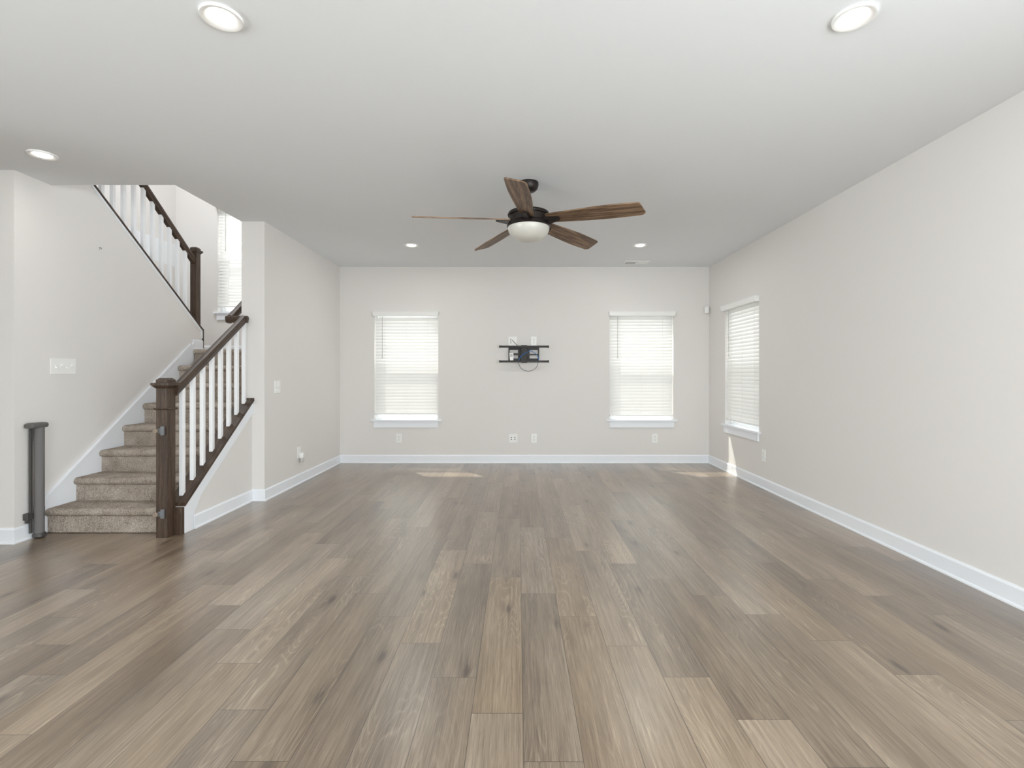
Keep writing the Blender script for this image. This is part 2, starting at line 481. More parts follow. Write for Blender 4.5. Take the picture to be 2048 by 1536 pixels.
WW, WH, WZ = 0.896, 1.505, 0.602
wins = [(-1.565, WZ), (1.729, WZ), (-3.758, 2.105)]
mb = MB()
hs = [(x - WW / 2, x + WW / 2, z, z + WH) for x, z in wins]
wall_cells(mb, XB - .15, XR + .165, 0, TOP, hs, lambda a, b, c, d: mb.box(a, b, D, D + WALLT, c, d))
struct('wall_back', mb, M['wall'], 'pale greige wall with two windows and the screen mount', 'wall')

WRY = 5.91           # middle of the window in the right wall
mb = MB()
wall_cells(mb, YR, D, 0, H, [(-2.6, 0.6, 0.1, 2.35), (WRY - WW / 2, WRY + WW / 2, WZ, WZ + WH)], lambda a, b, c, d: mb.box(XR, XR + WALLT, a, b, c, d))
struct('wall_right', mb, M['wall'], 'long plain greige wall on the right with one window', 'wall')

mb = MB(); mb.box(XS, XL, YC, D, 0, H)
struct('wall_left', mb, M['wall'], 'greige wall beyond the stairs with its end facing forward', 'wall')
mb = MB(); mb.box(XF, XW - 0.115, YH, YH + 0.115, 0, H)
struct('wall_hall', mb, M['wall'], 'greige wall facing the camera at the far left edge', 'wall')
# wall along the stairs, its top sloping with the upper flight
SU = 0.764
zE = 1.752
mb = MB()
mb.prism([(YH, 0), (5.766, 0), (5.766, zE), (5.766 - (3.05 - zE) / SU, 3.05), (YO, 3.05), (YO, H), (YH, H)], 'X', XW - 0.115, XW)
struct('wall_stair', mb, M['wall'], 'greige wall left of the stairs with a sloped top under the upper balusters', 'wall')
mb = MB(); mb.box(XB - .115, XB, YH + .115, D, 0, H); mb.box(XB - .115, XB, YH - .9, D, H + .307, TOP)
struct('wall_stairwell', mb, M['wall'], 'far side wall of the stairwell behind the upper balusters', 'wall')
mb = MB(); mb.box(XS, XS + .115, YH - .9, D, 3.05, TOP)
struct('wall_stairwell_right', mb, M['wall'], 'upper wall over the right side of the stairwell', 'wall')
mb = MB(); mb.box(XB - .115, XS + .115, YH - 1.0, YH - .9, 3.05, TOP)
struct('wall_stairwell_front', mb, M['wall'], 'upper floor wall closing the stairwell', 'wall')
mb = MB(); mb.box(XB - .115, XS + .115, YH - 1.0, D, TOP, TOP + .1)
struct('ceiling_stairwell', mb, M['ceiling'], 'ceiling high over the stairwell', 'ceiling')
# knee wall under the lower balusters
KX0, KX1 = XS, -2.612
def cap_z(y): return 0.215 + 0.765 * (y - 3.80)
mb = MB(); mb.prism([(3.838, 0), (YC, 0), (YC, cap_z(YC) - .03), (3.838, cap_z(3.838) - .03)], 'X', KX0, KX1)
struct('wall_knee', mb, M['wall'], 'low sloped wall under the lower stair balusters', 'wall')
# the room behind the camera, its glazing and partition added for the light
mb = MB(); wall_cells(mb, YR, YH + .115, 0, H, [(-3.1, 0.3, 0.1, 2.35)], lambda a, b, c, d: mb.box(XF - .15, XF, a, b, c, d))
struct('wall_far_left', mb, M['wall'], 'greige wall at the far left end of the room', 'wall')
mb = MB()
wall_cells(mb, XF, XR, 0, H, [(-0.8, 2.5, 0.1, 2.35)], lambda a, b, c, d: mb.box(a, b, YR - .15, YR, c, d))
struct('wall_rear', mb, M['wall'], 'wall behind the camera with a wide opening added for the fill light', 'wall')
mb = MB(); mb.box(XF, -4.2, 1.95, 2.065, 0, H)  # unseen blocker, added to shade the hall wall and the wall end
struct('wall_light_blocker', mb, M['wall'], 'added wall out of view that keeps the left fill light off the hall', 'wall')
def glazing(name, label, x0, x1, n):  # unseen glazing, added where the fill lamps shine in
    t = thing(name, label, 'window', ((x0 + x1) / 2, YR, 0.1), 0, kind='structure')
    m = MB(); hw = (x1 - x0) / 2; h = 2.25
    m.box(-hw, hw, -.12, -.04, 0, .06).box(-hw, hw, -.12, -.04, h - .06, h)
    for i in range(n + 1):
        x = -hw + (2 * hw - .06) * i / n; m.box(x, x + .06, -.12, -.04, .06, h - .06)
    m.build('window_frame', M['vinyl'], t)
    g = MB(); g.box(-hw + .06, hw - .06, -.082, -.078, .06, h - .06); g.build('window_pane', M['glass'], t)
glazing('added_window_5', 'wide glazed opening added behind the camera for the rear fill light', -0.8, 2.5, 3)
def glazing_side():
    glazing('added_window_6', 'wide glazed opening added in the right wall for the side fill light', -1.6, 1.6, 2)
    t = C.objects['added_window_6']; t.location = (XR, -1.0, .1); t.rotation_euler.z = PI / 2
    glazing('added_window_7', 'wide glazed opening added in the far left wall for the left fill light', -1.7, 1.7, 2)
    t = C.objects['added_window_7']; t.location = (XF, -1.4, .1); t.rotation_euler.z = -PI / 2
glazing_side()

# ------------------------------------------------------------------ baseboards and stair trim
BP = [(0, 0), (0.021, 0), (0.021, 0.008), (0.017, 0.016), (0.013, 0.018), (0.013, 0.100), (0.009, 0.107), (0.006, 0.113), (0, 0.113)]
def base(name, label, segs):
    """segs: axis, wall position, side the board projects to, start, end, floor height, mitre at start, mitre at end (1 outside corner, -1 inside)"""
    mb = MB()
    for axis, pos, sgn, a, b, z, ma, mz in segs:
        def mk(t, h, e, m, d):
            u = e + d * m * t
            return (u, pos + sgn * t, z + h) if axis == 'X' else (pos + sgn * t, u, z + h)
        A = [mb.bm.verts.new(mk(t, h, a, ma, -1)) for t, h in BP]; B = [mb.bm.verts.new(mk(t, h, b, mz, 1)) for t, h in BP]
        n = len(BP); mb.bm.faces.new(A[::-1]); mb.bm.faces.new(B)
        for i in range(n): mb.bm.faces.new((A[i], A[(i + 1) % n], B[(i + 1) % n], B[i]))
    return struct(name, mb, M['trim'], label, 'baseboard')
base('baseboard_back', 'white baseboard along the window wall', [('X', D, -1, XL, XR, 0, -1, -1)])
base('baseboard_right', 'white baseboard along the long right wall', [('Y', XR, -1, YR, D, 0, 0, -1)])
base('baseboard_left', 'white baseboard along the wall beyond the stairs', [('Y', XL, 1, YC, D, 0, 1, -1), ('X', YC, -1, KX1, XL, 0, -1, 1)])
base('baseboard_knee', 'white baseboard at the foot of the knee wall', [('Y', KX1, 1, 3.96, YC, 0, 0, -1)])
base('baseboard_hall', 'white baseboard on the wall facing the camera at far left', [('X', YH, -1, XF, XW, 0, 0, 1)])
base('baseboard_stair', 'short white baseboard behind the grey gate post', [('Y', XW, 1, YH, 3.80, 0, 1, 0)])
base('baseboard_landing', 'white baseboard around the stair landing', [('X', D, -1, XB, XS, 8 * RISE, -1, 0), ('Y', XW, 1, 5.60, 5.766, 8 * RISE, 0, 0)])
# white skirting that climbs along the wall beside the steps
def nos(y): return RISE + (RISE / RUN) * (y - Y1)
mb = MB()
mb.prism([(3.80, 0), (3.80, nos(3.80) + .055), (5.57, nos(5.57) + .055), (5.60, 1.60), (5.60, 1.40), (4.0, 0.02)], 'X', XW, XW + .016)
mb.prism([(3.797, nos(3.80) + .055), (3.797, nos(3.80) + .088), (5.545, nos(5.545) + .088), (5.58, nos(5.545) + .070), (5.56, nos(5.56) + .055)], 'X', XW, XW + .024)
struct('trim_1', mb, M['trim'], 'white sloped skirting board along the left of the steps', 'trim', bevel=.003)
mb = MB()
def kz(y): return cap_z(y) - .03
mb.prism([(3.838, 0), (3.838, kz(3.838)), (YC, kz(YC)), (YC, kz(YC) - .115), (4.05, kz(4.05) - .122), (3.95, 0.113), (3.95, 0)], 'X', KX1, KX1 + .012)
struct('trim_2', mb, M['trim'], 'white sloped trim band under the dark rail of the knee wall', 'trim', bevel=.003)
mb = MB()
q = lambda y: zE + SU * (5.766 - y)
mb.prism([(5.766, 1.66), (5.766, q(5.766)), (4.1, q(4.1)), (4.1, q(4.1) - .024), (5.748, q(5.748) - .024), (5.748, 1.66)], 'X', XW, XW + .010)
struct('trim_3', mb, M['trim'], 'narrow white trim along the sloped top of the stair wall', 'trim', bevel=.002)

# ------------------------------------------------------------------ windows and blinds
def make_window(name, label, loc, rz):
    t = thing(name, label, 'window', loc, rz, kind='structure')
    hw, h = WW / 2, WH
    m = MB()
    m.box(-hw, -hw + .035, .075, .16, 0, h).box(hw - .035, hw, .075, .16, 0, h).box(-hw + .035, hw - .035, .075, .16, h - .035, h).box(-hw + .035, hw - .035, .0765, .16, .0005, .010)
    m.build('window_frame', M['vinyl'], t, bevel=.003)
    def sash(nm, z0, z1, y0, br, tr):
        s = MB(); a = hw - .036
        s.box(-a, -a + .038, y0, y0 + .026, z0, z1).box(a - .038, a, y0, y0 + .026, z0, z1)
        s.box(-a + .038, a - .038, y0, y0 + .026, z0, z0 + br).box(-a + .038, a - .038, y0, y0 + .026, z1 - tr, z1)
        so = s.build(nm, M['vinyl'], t, bevel=.003)
        g = MB(); g.box(-a + .036, a - .036, y0 + .011, y0 + .015, z0 + br - .002, z1 - tr + .002); g.build('pane', M['glass'], so)
    sash('upper_sash', h / 2 - .02, h - .036, .122, .038, .036)
    sash('lower_sash', .009, h / 2 + .018, .09, .030, .038)
    s = MB(); a = hw - .04
    s.box(-a, a, .156, .1575, .012, h / 2); s.build('insect_screen', M['screen'], t)
    s = MB(); s.prism([(-hw - .045, -.036), (hw + .045, -.036), (hw + .045, -.0006), (hw - .0006, -.0006), (hw - .0006, .076), (-hw + .0006, .076), (-hw + .0006, -.0006), (-hw - .045, -.0006)], 'Z', -.02, .003)
    s.build('window_stool', M['trim'], t, bevel=.004)
    s = MB(); s.box(-hw - .004, hw + .004, -.019, 0, -.106, -.02); s.build('window_apron', M['trim'], t, bevel=.003)
    return t

def make_blind(label, loc, rz, gap, upper, lower, tilt_rail=0.0, short=0.0):
    """gap: clear height over the sill; upper / lower: slat angles above and below the meeting rail"""
    t = thing('window_blind', label, 'window blind', loc, rz, 'white slatted blinds')
    hw, h = WW / 2, WH
    m = MB()
    lo = [(-hw - .003, -.050, h - .054), (hw + .003, -.050, h - .054), (hw + .003, -.001, h - .054), (-hw - .003, -.001, h - .054)]
    mi = [(-hw - .013, -.058, h - .004), (hw + .013, -.058, h - .004), (hw + .013, -.001, h - .004), (-hw - .013, -.001, h - .004)]
    hi = [(-hw - .016, -.062, h + .008), (hw + .016, -.062, h + .008), (hw + .016, -.001, h + .008), (-hw - .016, -.001, h + .008)]
    V = [[m.bm.verts.new(v) for v in ring] for ring in (lo, mi, hi)]
    m.bm.faces.new(V[0][::-1]); m.bm.faces.new(V[2])
    for r_, t_ in ((V[0], V[1]), (V[1], V[2])):
        for i in range(4): m.bm.faces.new((r_[i], r_[(i + 1) % 4], t_[(i + 1) % 4], t_[i]))
    m.build('valance', M['white'], t, bevel=.002)
    m = MB(); m.box(-hw + .006, hw - .006, .004, .054, h - .046, h - .002); m.build('headrail', M['white'], t)
    m = MB()
    pitch = .0444; z = gap + .05; yc = .03; arc = []
    zmid = h / 2
    k = 0
    while z < h - .055:
        ang = R(upper if z > zmid else lower)
        a = hw - .007
        W2 = .0278
        pts = []
        for j in range(5):
            s = -1 + j / 2                                     # -1 room edge ... 1 window edge
            bow = .0022 * (1 - s * s)
            # room edge hangs low: direction from room edge to window edge rises
            y = yc + s * W2 * math.cos(ang) - bow * math.sin(ang); zz = z + s * W2 * math.sin(ang) + bow * math.cos(ang)
            pts.append((y, zz))
        th = .0024
        nrm = (math.sin(ang), -math.cos(ang))
        back = [(p[0] + nrm[0] * th, p[1] + nrm[1] * th) for p in pts]
        jit = random.uniform(-.0012, .0012)
        rr = a - (short if z < zmid else 0)
        m.prism([(p[0], p[1] + jit) for p in pts] + [(p[0], p[1] + jit) for p in back[::-1]], 'X', -a, rr)
        z += pitch; k += 1
    m.build('slat_panel', M['slat'], t)
    m = MB()
    m.box(-hw + .007, hw - .007, .008, .052, gap, gap + .022, bevel=.003)
    if tilt_rail:
        bmesh.ops.rotate(m.bm, verts=m.bm.verts, cent=(0, .03, gap + .011), matrix=Matrix.Rotation(tilt_rail, 3, 'Y'))
    m.build('bottom_rail', M['white'], t)
    for x in (-.30, 0, .30):
        m = MB(); m.box(x - .0015, x + .0015, .0150, .0165, gap + .02, h - .046); m.box(x - .0015, x + .0015, .0445, .0460, gap + .02, h - .046)
        m.build('ladder_cord', M['slat'], t)
    m = MB(); m.cyl((-hw + .115, -.004, h - .06), (-hw + .115, -.004, .885), .004, 8); m.cyl((-hw + .115, -.004, .885), (-hw + .115, -.004, .86), .0055, 8)
    m.build('tilt_wand', M['shade'], t, smooth=True)
    return t
make_window('window_1', 'double hung window behind the left blind of the far wall', (wins[0][0], D, WZ), 0)
make_window('window_2', 'double hung window behind the right blind of the far wall', (wins[1][0], D, WZ), 0)
make_window('window_3', 'double hung window in the long right wall', (XR, WRY, WZ), -PI / 2)
make_window('window_4', 'double hung window high over the stair landing', (wins[2][0], D, wins[2][1]), 0)
make_blind('white slatted blind left of the screen mount, raised a hand above its sill', (wins[0][0], D, WZ), 0, .075, 71, 77)
make_blind('white slatted blind on the far wall right of the screen mount', (wins[1][0], D, WZ), 0, .050, 71, 77, short=.012)
make_blind('white slatted blind on the long right wall', (XR, WRY, WZ), -PI / 2, .055, 71, 74)
make_blind('white slatted blind over the stair landing, partly hidden by the wall end', (wins[2][0], D, wins[2][1]), 0, .075, 60, 60)

# ------------------------------------------------------------------ staircase
ST = (-3.2, Y1 + .03, 0)
stairs = thing('staircase', 'beige carpeted flight of stairs rising to a landing behind the dark newel post', 'stairs', ST)
def carpet_sheet(prof, x0, x1, nx, name, ends=True):
    bm = bmesh.new()
    rnd = random.Random(len(name) + int(prof[0][1] * 1000))
    rows = []
    for i in range(nx + 1):
        x = x0 + (x1 - x0) * i / nx
        rows.append([bm.verts.new((x, y + (rnd.uniform(-.0022, .0022) if 0 < i < nx else 0), z + (rnd.uniform(-.0022, .0022) if 0 < i < nx else 0))) for y, z in prof])
    n = len(prof)
    for a, b in zip(rows, rows[1:]):
        for j in range(n): bm.faces.new((a[j], a[(j + 1) % n], b[(j + 1) % n], b[j]))
    bm.faces.new(rows[0][::-1]); bm.faces.new(rows[-1])
    m = MB(); m.bm.free(); m.bm = bm
    return m
def step_profile(n):
    z = RISE * n; yn = Y1 + (n - 1) * RUN; yr = yn + .026
    p = []
    z0 = z - RISE + (.004 if n == 1 else -.01)
    for j in range(9): p.append((yr, z0 + (z - .058 - z0) * j / 8))
    r = .026
    for j in range(9):                                         # rolled nosing
        a = PI * (1.5 - j / 8)
        p.append((yn + r + .004 + (r + .004) * math.cos(a), z - .029 + .029 * math.sin(a)))
    ye = yn + RUN + .026 if n < 8 else yn + .20
    for j in range(1, 11): p.append((yn + r + .004 + (ye - yn - r - .004) * j / 10, z))
    p.append((ye, z0))
    return p
for n in range(1, 9):
    xr = XS - .002
    m = carpet_sheet(step_profile(n), XW + .017, xr, 200, 'step')
    m.build('step', M['carpet'], stairs, smooth=True, shift=ST)
m = MB(); yl = Y1 + 7 * RUN + .19
m.box(XW, XS, yl, D, 8 * RISE - .2, 8 * RISE - .001).box(XB, XW, 5.78, D, 8 * RISE - .2, 8 * RISE - .001)
struct('floor_landing', m, M['carpet'], 'beige carpeted stair landing under the stair window', 'landing')

# ------------------------------------------------------------------ lower railing
RL = (-2.70, 3.79, 0)
rail = thing('stair_railing', 'lower stair railing with dark newel post, dark handrail and white balusters on the knee wall', 'railing', RL)
NX0, NX1, NY0, NY1 = -2.748, -2.660, 3.738, 3.826
m = MB()
m.box(NX0, NX1, NY0, NY1, 0, 1.155, bevel=.002)
newel = m.build('newel_post', M['newel'], rail, shift=RL)
def frust(m, x0, x1, y0, y1, za, zb, g0, g1):
    a = [m.bm.verts.new(v) for v in ((x0 - g0, y0 - g0, za), (x1 + g0, y0 - g0, za), (x1 + g0, y1 + g0, za), (x0 - g0, y1 + g0, za))]
    b = [m.bm.verts.new(v) for v in ((x0 - g1, y0 - g1, zb), (x1 + g1, y0 - g1, zb), (x1 + g1, y1 + g1, zb), (x0 - g1, y1 + g1, zb))]
    m.bm.faces.new(a[::-1]); m.bm.faces.new(b)
    for i in range(4): m.bm.faces.new((a[i], a[(i + 1) % 4], b[(i + 1) % 4], b[i]))
m = MB()
frust(m, NX0, NX1, NY0, NY1, 1.135, 1.158, .001, .022)
frust(m, NX0, NX1, NY0, NY1, 1.158, 1.178, .025, .025)
frust(m, NX0, NX1, NY0, NY1, 1.178, 1.200, .001, .001)
frust(m, NX0, NX1, NY0, NY1, 1.200, 1.214, .001, -.014)
m.build('post_cap', M['newel'], newel, shift=RL)
m = MB()
frust(m, NX0, NX1, NY0, NY1, .970, .978, .002, .012)
frust(m, NX0, NX1, NY0, NY1, .978, .986, .013, .009)
m.build('collar_moulding', M['newel'], newel, shift=RL)
# handrail profile (side, up)
HP = [(-.020, -.034), (.020, -.034), (.024, -.012), (.031, -.004), (.031, .016), (.022, .028), (0, .032), (-.022, .028), (-.031, .016), (-.031, -.004), (-.024, -.012)]
RX = -2.668
z0, z1 = 1.118, 1.775
ry0, ry1 = NY1, 4.80
m = MB()
m.sweep(HP, (RX, ry0, z0), (RX, ry1 - .02, z1))
m.build('handrail', M['rail'], rail, smooth=True, shift=RL)
m = MB()
m.sweep(HP, (-2.835, 4.795, z1 + .004), (RX + .031, 4.795, z1 + .004))
m.build('handrail_return', M['railx'], rail, smooth=True, shift=RL)
m = MB()
m.sweep(HP, (-2.805, 4.79, z1 + .004), (-2.805, 5.58, z1 + .004 + .79 * .74))
for yy in (5.0, 5.45):
    zz = z1 + .004 + (yy - 4.79) * .74 - .03
    m.tube([(XS, yy, zz - .05), (-2.76, yy, zz - .055), (-2.805, yy, zz - .03), (-2.805, yy, zz)], .008, 8)
m.build('wall_handrail', M['rail'], rail, smooth=True, shift=RL)
# dark cap board on the knee wall, with its upright end
m = MB()
c = cap_z
m.prism([(3.836, c(3.836)), (YC, c(YC)), (YC, c(YC) - .03), (3.836, c(3.836) - .03)], 'X', KX0 - .018, KX1 + .022)
m.build('cap_board', M['rail'], rail, shift=RL, bevel=.003)
m = MB()
m.box(NX1, KX1 + .013, 3.803, 3.8375, 0, c(3.82) - .02, bevel=.002)
m.build('end_board', M['newel'], rail, shift=RL)
slope_r = (z1 - z0) / (ry1 - .02 - ry0)
for k in range(8):
    y = 3.905 + .1255 * k; b = .0158
    bx = -2.662
    m = MB()
    zt = lambda yy: z0 + slope_r * (yy - ry0) - .045
    m.prism([(y - b, c(y - b)), (y + b, c(y + b)), (y + b, zt(y + b)), (y - b, zt(y - b))], 'X', bx - b, bx + b)
    m.build('baluster', M['bal'], rail, shift=RL, bevel=.002)

# ------------------------------------------------------------------ upper railing
RU = (XW - .05, 5.71, zE)
rail2 = thing('stair_railing', 'upper stair railing of white balusters climbing out of sight above the stair wall', 'railing', RU)
ux0, ux1, uy0, uy1 = -3.778, -3.704, 5.674, 5.748
qc = lambda y: q(y) + .022
m = MB()
m.prism([(5.768, q(5.768)), (5.768, qc(5.768)), (4.07, qc(4.07)), (4.07, q(4.07))], 'X', XW - .118, XW + .016)
m.box(XW - .118, XW + .012, 5.767, 5.785, 8 * RISE, qc(5.767))
m.build('cap_board', M['railup'], rail2, shift=RU, bevel=.002)
m = MB(); m.prism([(uy0, qc(uy0)), (uy1, qc(uy1)), (uy1, 2.66), (uy0, 2.66)], 'X', ux0, ux1)
nw2 = m.build('newel_post', M['newel'], rail2, shift=RU, bevel=.002)
m = MB()
frust(m, ux0, ux1, uy0, uy1, 2.640, 2.660, .001, .016)
frust(m, ux0, ux1, uy0, uy1, 2.660, 2.678, .018, .018)
frust(m, ux0, ux1, uy0, uy1, 2.678, 2.700, .001, .001)
frust(m, ux0, ux1, uy0, uy1, 2.700, 2.714, .001, -.012)
m.build('post_cap', M['newel'], nw2, shift=RU)
ux = -3.741
rz0 = 2.555
m = MB(); m.sweep(HP, (ux, uy0, rz0), (ux, 4.0, rz0 + SU * (uy0 - 4.0)))
m.build('handrail', M['railup'], rail2, smooth=True, shift=RU)
for k in range(13):
    y = 4.422 + .1235 * (k - 3); b = .0158
    if y > uy0 - .03: break
    zt = lambda yy: rz0 + SU * (uy0 - yy) - .045
    m = MB(); m.prism([(y - b, qc(y - b)), (y + b, qc(y + b)), (y + b, zt(y + b)), (y - b, zt(y - b))], 'X', ux - b, ux + b)
    m.build('baluster', M['bal'], rail2, shift=RU, bevel=.002)

# ------------------------------------------------------------------ retractable gate post at the foot of the stairs
GL = (-3.643, 3.748, 0)
gate = thing('retractable_stair_gate', 'grey rolled up retractable stair gate standing against the wall left of the steps', 'stair gate', GL)
m = MB(); m.lathe([(.028, .028), (.031, .03), (.031, .838), (.028, .842)], (0, 0, 0), 28); m.build('mesh_roll', M['mesh'], gate, smooth=True)
m = MB(); m.lathe([(.030, .008), (.040, .012), (.041, .028), (.034, .040)], (0, 0, 0), 28); m.box(-.03, .03, -.02, .035, .004, .016, bevel=.004); m.build('foot_cap', M['gatedark'], gate, smooth=True)
m = MB(); m.box(-.034, -.018, -.049, -.031, .045, .835, bevel=.004); m.build('pull_bar', M['gatedark'], gate)
m = MB(); m.box(-.043, .032, -.083, .052, .836, .876, bevel=.017, seg=4); m.build('top_handle', M['gate'], gate, smooth=True)
m = MB(); m.box(-.0565, -.02, .018, .060, .745, .830, bevel=.005); m.build('bracket', M['gatedark'], gate)
m = MB(); m.box(-.0565, -.02, .025, .070, .150, .225, bevel=.005); m.build('bracket', M['gatedark'], gate)
m = MB(); m.box(-.050, -.012, -.078, -.030, .150, .200, bevel=.005).box(-.048, -.022, -.066, -.034, .125, .150, bevel=.004); m.build('lower_hook', M['gatedark'], gate)

def catch(label, z):
    t = thing('gate_latch_catch', label, 'gate latch', (-2.704, NY0 - .0012, z), 0, 'grey gate catches on the newel post')
    m = MB(); m.box(.000, .026, -.016, 0, -.034, .034, bevel=.003).box(-.018, .004, -.018, -.002, -.020, .020, bevel=.004); m.build('hook_plate', M['latch'], t)
    m = MB(); m.lathe([(.0, -.02), (.015, -.02), (.018, -.017), (.018, -.004), (0, -.004)], (0, 0, 0), 20)
    bmesh.ops.transform(m.bm, matrix=Matrix.Translation((-.022, -.024, 0)) @ Matrix.Rotation(R(-90), 4, 'X') @ Matrix.Translation((0, 0, .0)), verts=m.bm.verts)
    m.build('round_pad', M['latchknob'], t, smooth=True)
catch('grey gate catch on the upper half of the dark newel post', .815)
catch('grey gate catch near the foot of the dark newel post', .185)

# ------------------------------------------------------------------ ceiling fan
FX, FY = 0.083, 3.858
fan = thing('ceiling_fan', 'large five blade brown ceiling fan with dark housing and white glass bowl', 'ceiling fan', (FX, FY, H))
fz = lambda z: z - H
m = MB(); m.lathe([(0, 0), (.077, 0), (.078, -.022), (.070, -.050), (.050, -.068), (.022, -.075), (0, -.075)], seg=40); m.build('canopy', M['bronze'], fan, smooth=True)
m = MB(); m.cyl((0, 0, -.07), (0, 0, fz(2.53)), .0135, 16); m.lathe([(.02, fz(2.56)), (.026, fz(2.555)), (.032, fz(2.52)), (.02, fz(2.52))], seg=24); m.build('downrod', M['bronze'], fan, smooth=True)
m = MB()
m.lathe([(0, fz(2.53)), (.05, fz(2.53)), (.12, fz(2.515)), (.158, fz(2.505)), (.165, fz(2.49)), (.163, fz(2.482)), (.150, fz(2.478)), (.150, fz(2.43)), (.158, fz(2.422)), (.168, fz(2.41)), (.171, fz(2.398)), (.164, fz(2.390)), (0, fz(2.390))], seg=56)
m.build('motor_housing', M['bronze'], fan, smooth=True)
m = MB()
prof = [(.163, fz(2.3895))]
for j in range(1, 13):
    a = PI / 2 * j / 12
    prof.append((.163 * math.cos(a) ** .97 if j < 12 else 0, fz(2.3895) - .108 * math.sin(a)))
m.lathe(prof, seg=56, cap=True); m.build('glass_bowl', M['bowl'], fan, smooth=True)
# blades: outline along local +x, underside seen from the room
def blade_mesh():
    m = MB()
    R0, R1 = .155, .893
    N = 28; top, bot = [], []
    def half(s, side):
        t = (s - R0) / (R1 - R0)
        wd = .054 + .030 * math.sin(min(1, t * 1.12) * PI / 2) - .012 * max(0, t - .55) ** 1.4 / .33
        return wd
    out = []
    for i in range(N + 1):
        s = R0 + (R1 - .035 - R0) * i / N; out.append((s, half(s, 1)))
    hw = out[-1][1]
    # rounded, slightly slanted tip
    tip = []
    for j in range(1, 9):
        a = PI / 2 * j / 9; tip.append((R1 - .035 + .037 * math.sin(a), hw - .035 + .035 * math.cos(a)))
    tip2 = []
    for j in range(8, 0, -1):
        a = PI / 2 * j / 9; tip2.append((R1 - .035 + .018 * math.sin(a), -hw + .03 - .03 * math.cos(a)))
    pts = out + tip + tip2 + [(s, -h) for s, h in out[::-1]]
    A = [m.bm.verts.new((x, y, .0055)) for x, y in pts]; B = [m.bm.verts.new((x, y, -.0055)) for x, y in pts]
    m.bm.faces.new(A); m.bm.faces.new(B[::-1]); n = len(pts)
    for i in range(n): m.bm.faces.new((A[i], B[i], B[(i + 1) % n], A[(i + 1) % n]))
    return m
def iron_mesh():
    m = MB()
    # arm under the blade, wide at the motor
    pts = [(.135, -.038), (.165, -.031), (.245, -.019), (.258, -.016), (.258, .016), (.245, .019), (.165, .031), (.135, .038)]
    A = [m.bm.verts.new((x, y, -.0062)) for x, y in pts]
    B = [m.bm.verts.new((x, y, -.020 - (.018 if x < .17 else 0))) for x, y in pts]
    m.bm.faces.new(A); m.bm.faces.new(B[::-1]); n = len(pts)
    for i in range(n): m.bm.faces.new((A[i], B[i], B[(i + 1) % n], A[(i + 1) % n]))
    return m
bl = None
for k in range(5):
    ang = R(-90 - 6.6 - 72 * k)
    if bl is None:
        bl = blade_mesh().build('blade', M['blade'], fan, bevel=.002); ir = iron_mesh().build('blade_arm', M['bronze'], bl)
        b = bl
    else:
        b = bl.copy(); C.objects.link(b); b.parent = fan
        i2 = ir.copy(); C.objects.link(i2); i2.parent = b
    b.location = (0, 0, fz(2.452))
    b.rotation_euler = (R(-17), R(2.1), ang)
    b.rotation_mode = 'XYZ'

# ------------------------------------------------------------------ recessed ceiling lights
spots = [(-1.243, 2.064, 'recessed ceiling light at the upper left, nearest the camera'),
         (1.408, 2.064, 'recessed ceiling light at the upper right, nearest the camera'),
         (-3.245, 3.361, 'recessed ceiling light in front of the stairs'),
         (-1.237, 5.72, 'recessed ceiling light by the window wall, left of the fan'),
         (1.417, 5.72, 'recessed ceiling light by the window wall, right of the fan near the vent')]
def make_spot(x, y, label):
    t = thing('recessed_light', label, 'ceiling light', (x, y, H), 0, 'recessed ceiling lights')
    m = MB(); m.lathe([(.051, -.002), (.056, -.004), (.074, -.012), (.080, -.011), (.082, 0), (.051, 0)], seg=40, cap=False)
    m.bm.faces.ensure_lookup_table(); m.build('trim_ring', M['white'], t, smooth=True)
    m = MB(); m.lathe([(0, -.017), (.022, -.0155), (.040, -.011), (.051, -.0035), (.051, -.001), (0, -.001)], seg=32); m.build('lens', M['lens'], t, smooth=True)
    d = bpy.data.lights.new('lamp', 'AREA'); d.shape = 'DISK'; d.size = .10; d.energy = 6.5 if y > 5 else 2.5; d.color = (1.0, .985, .96)
    o = bpy.data.objects.new('lamp', d); C.objects.link(o); o.parent = t; o.location = (0, 0, -.019)
    return t
for s in spots: make_spot(*s)
d = bpy.data.lights.new('stairwell_fill', 'AREA'); d.shape = 'DISK'; d.size = .4; d.energy = 58; d.color = (.93, .97, 1)
o = bpy.data.objects.new('stairwell_fill', d); C.objects.link(o); o.location = (-3.95, 5.3, TOP - .05)  # unseen fill light added to brighten the stairwell walls

# ------------------------------------------------------------------ ceiling vent
t = thing('ceiling_vent', 'small white air vent in the ceiling near the window wall', 'air vent', (1.585, 6.60, H))
m = MB()
m.box(-.165, .165, -.090, -.068, -.010, 0).box(-.165, .165, .068, .090, -.010, 0).box(-.165, -.143, -.068, .068, -.010, 0).box(.143, .165, -.068, .068, -.010, 0).box(-.008, .008, -.068, .068, -.010, 0)
m.build('frame', M['white'], t, bevel=.003)
m = MB(); m.box(-.143, .143, -.068, .068, -.0022, -.0002); m.build('duct_opening', M['duct'], t)
for s in (-1, 1):
    for k in range(6):
        m = MB(); x = s * .012; x2 = s * .141; y = -.056 + .0224 * k
        mt = Matrix.Translation((0, y, -.006)) @ Matrix.Rotation(R(-50 * s), 4, 'X')
        m.box(min(x, x2), max(x, x2), -.008, .008, -.0008, .0008, mat4=mt); m.build('louvre', M['white'], t)

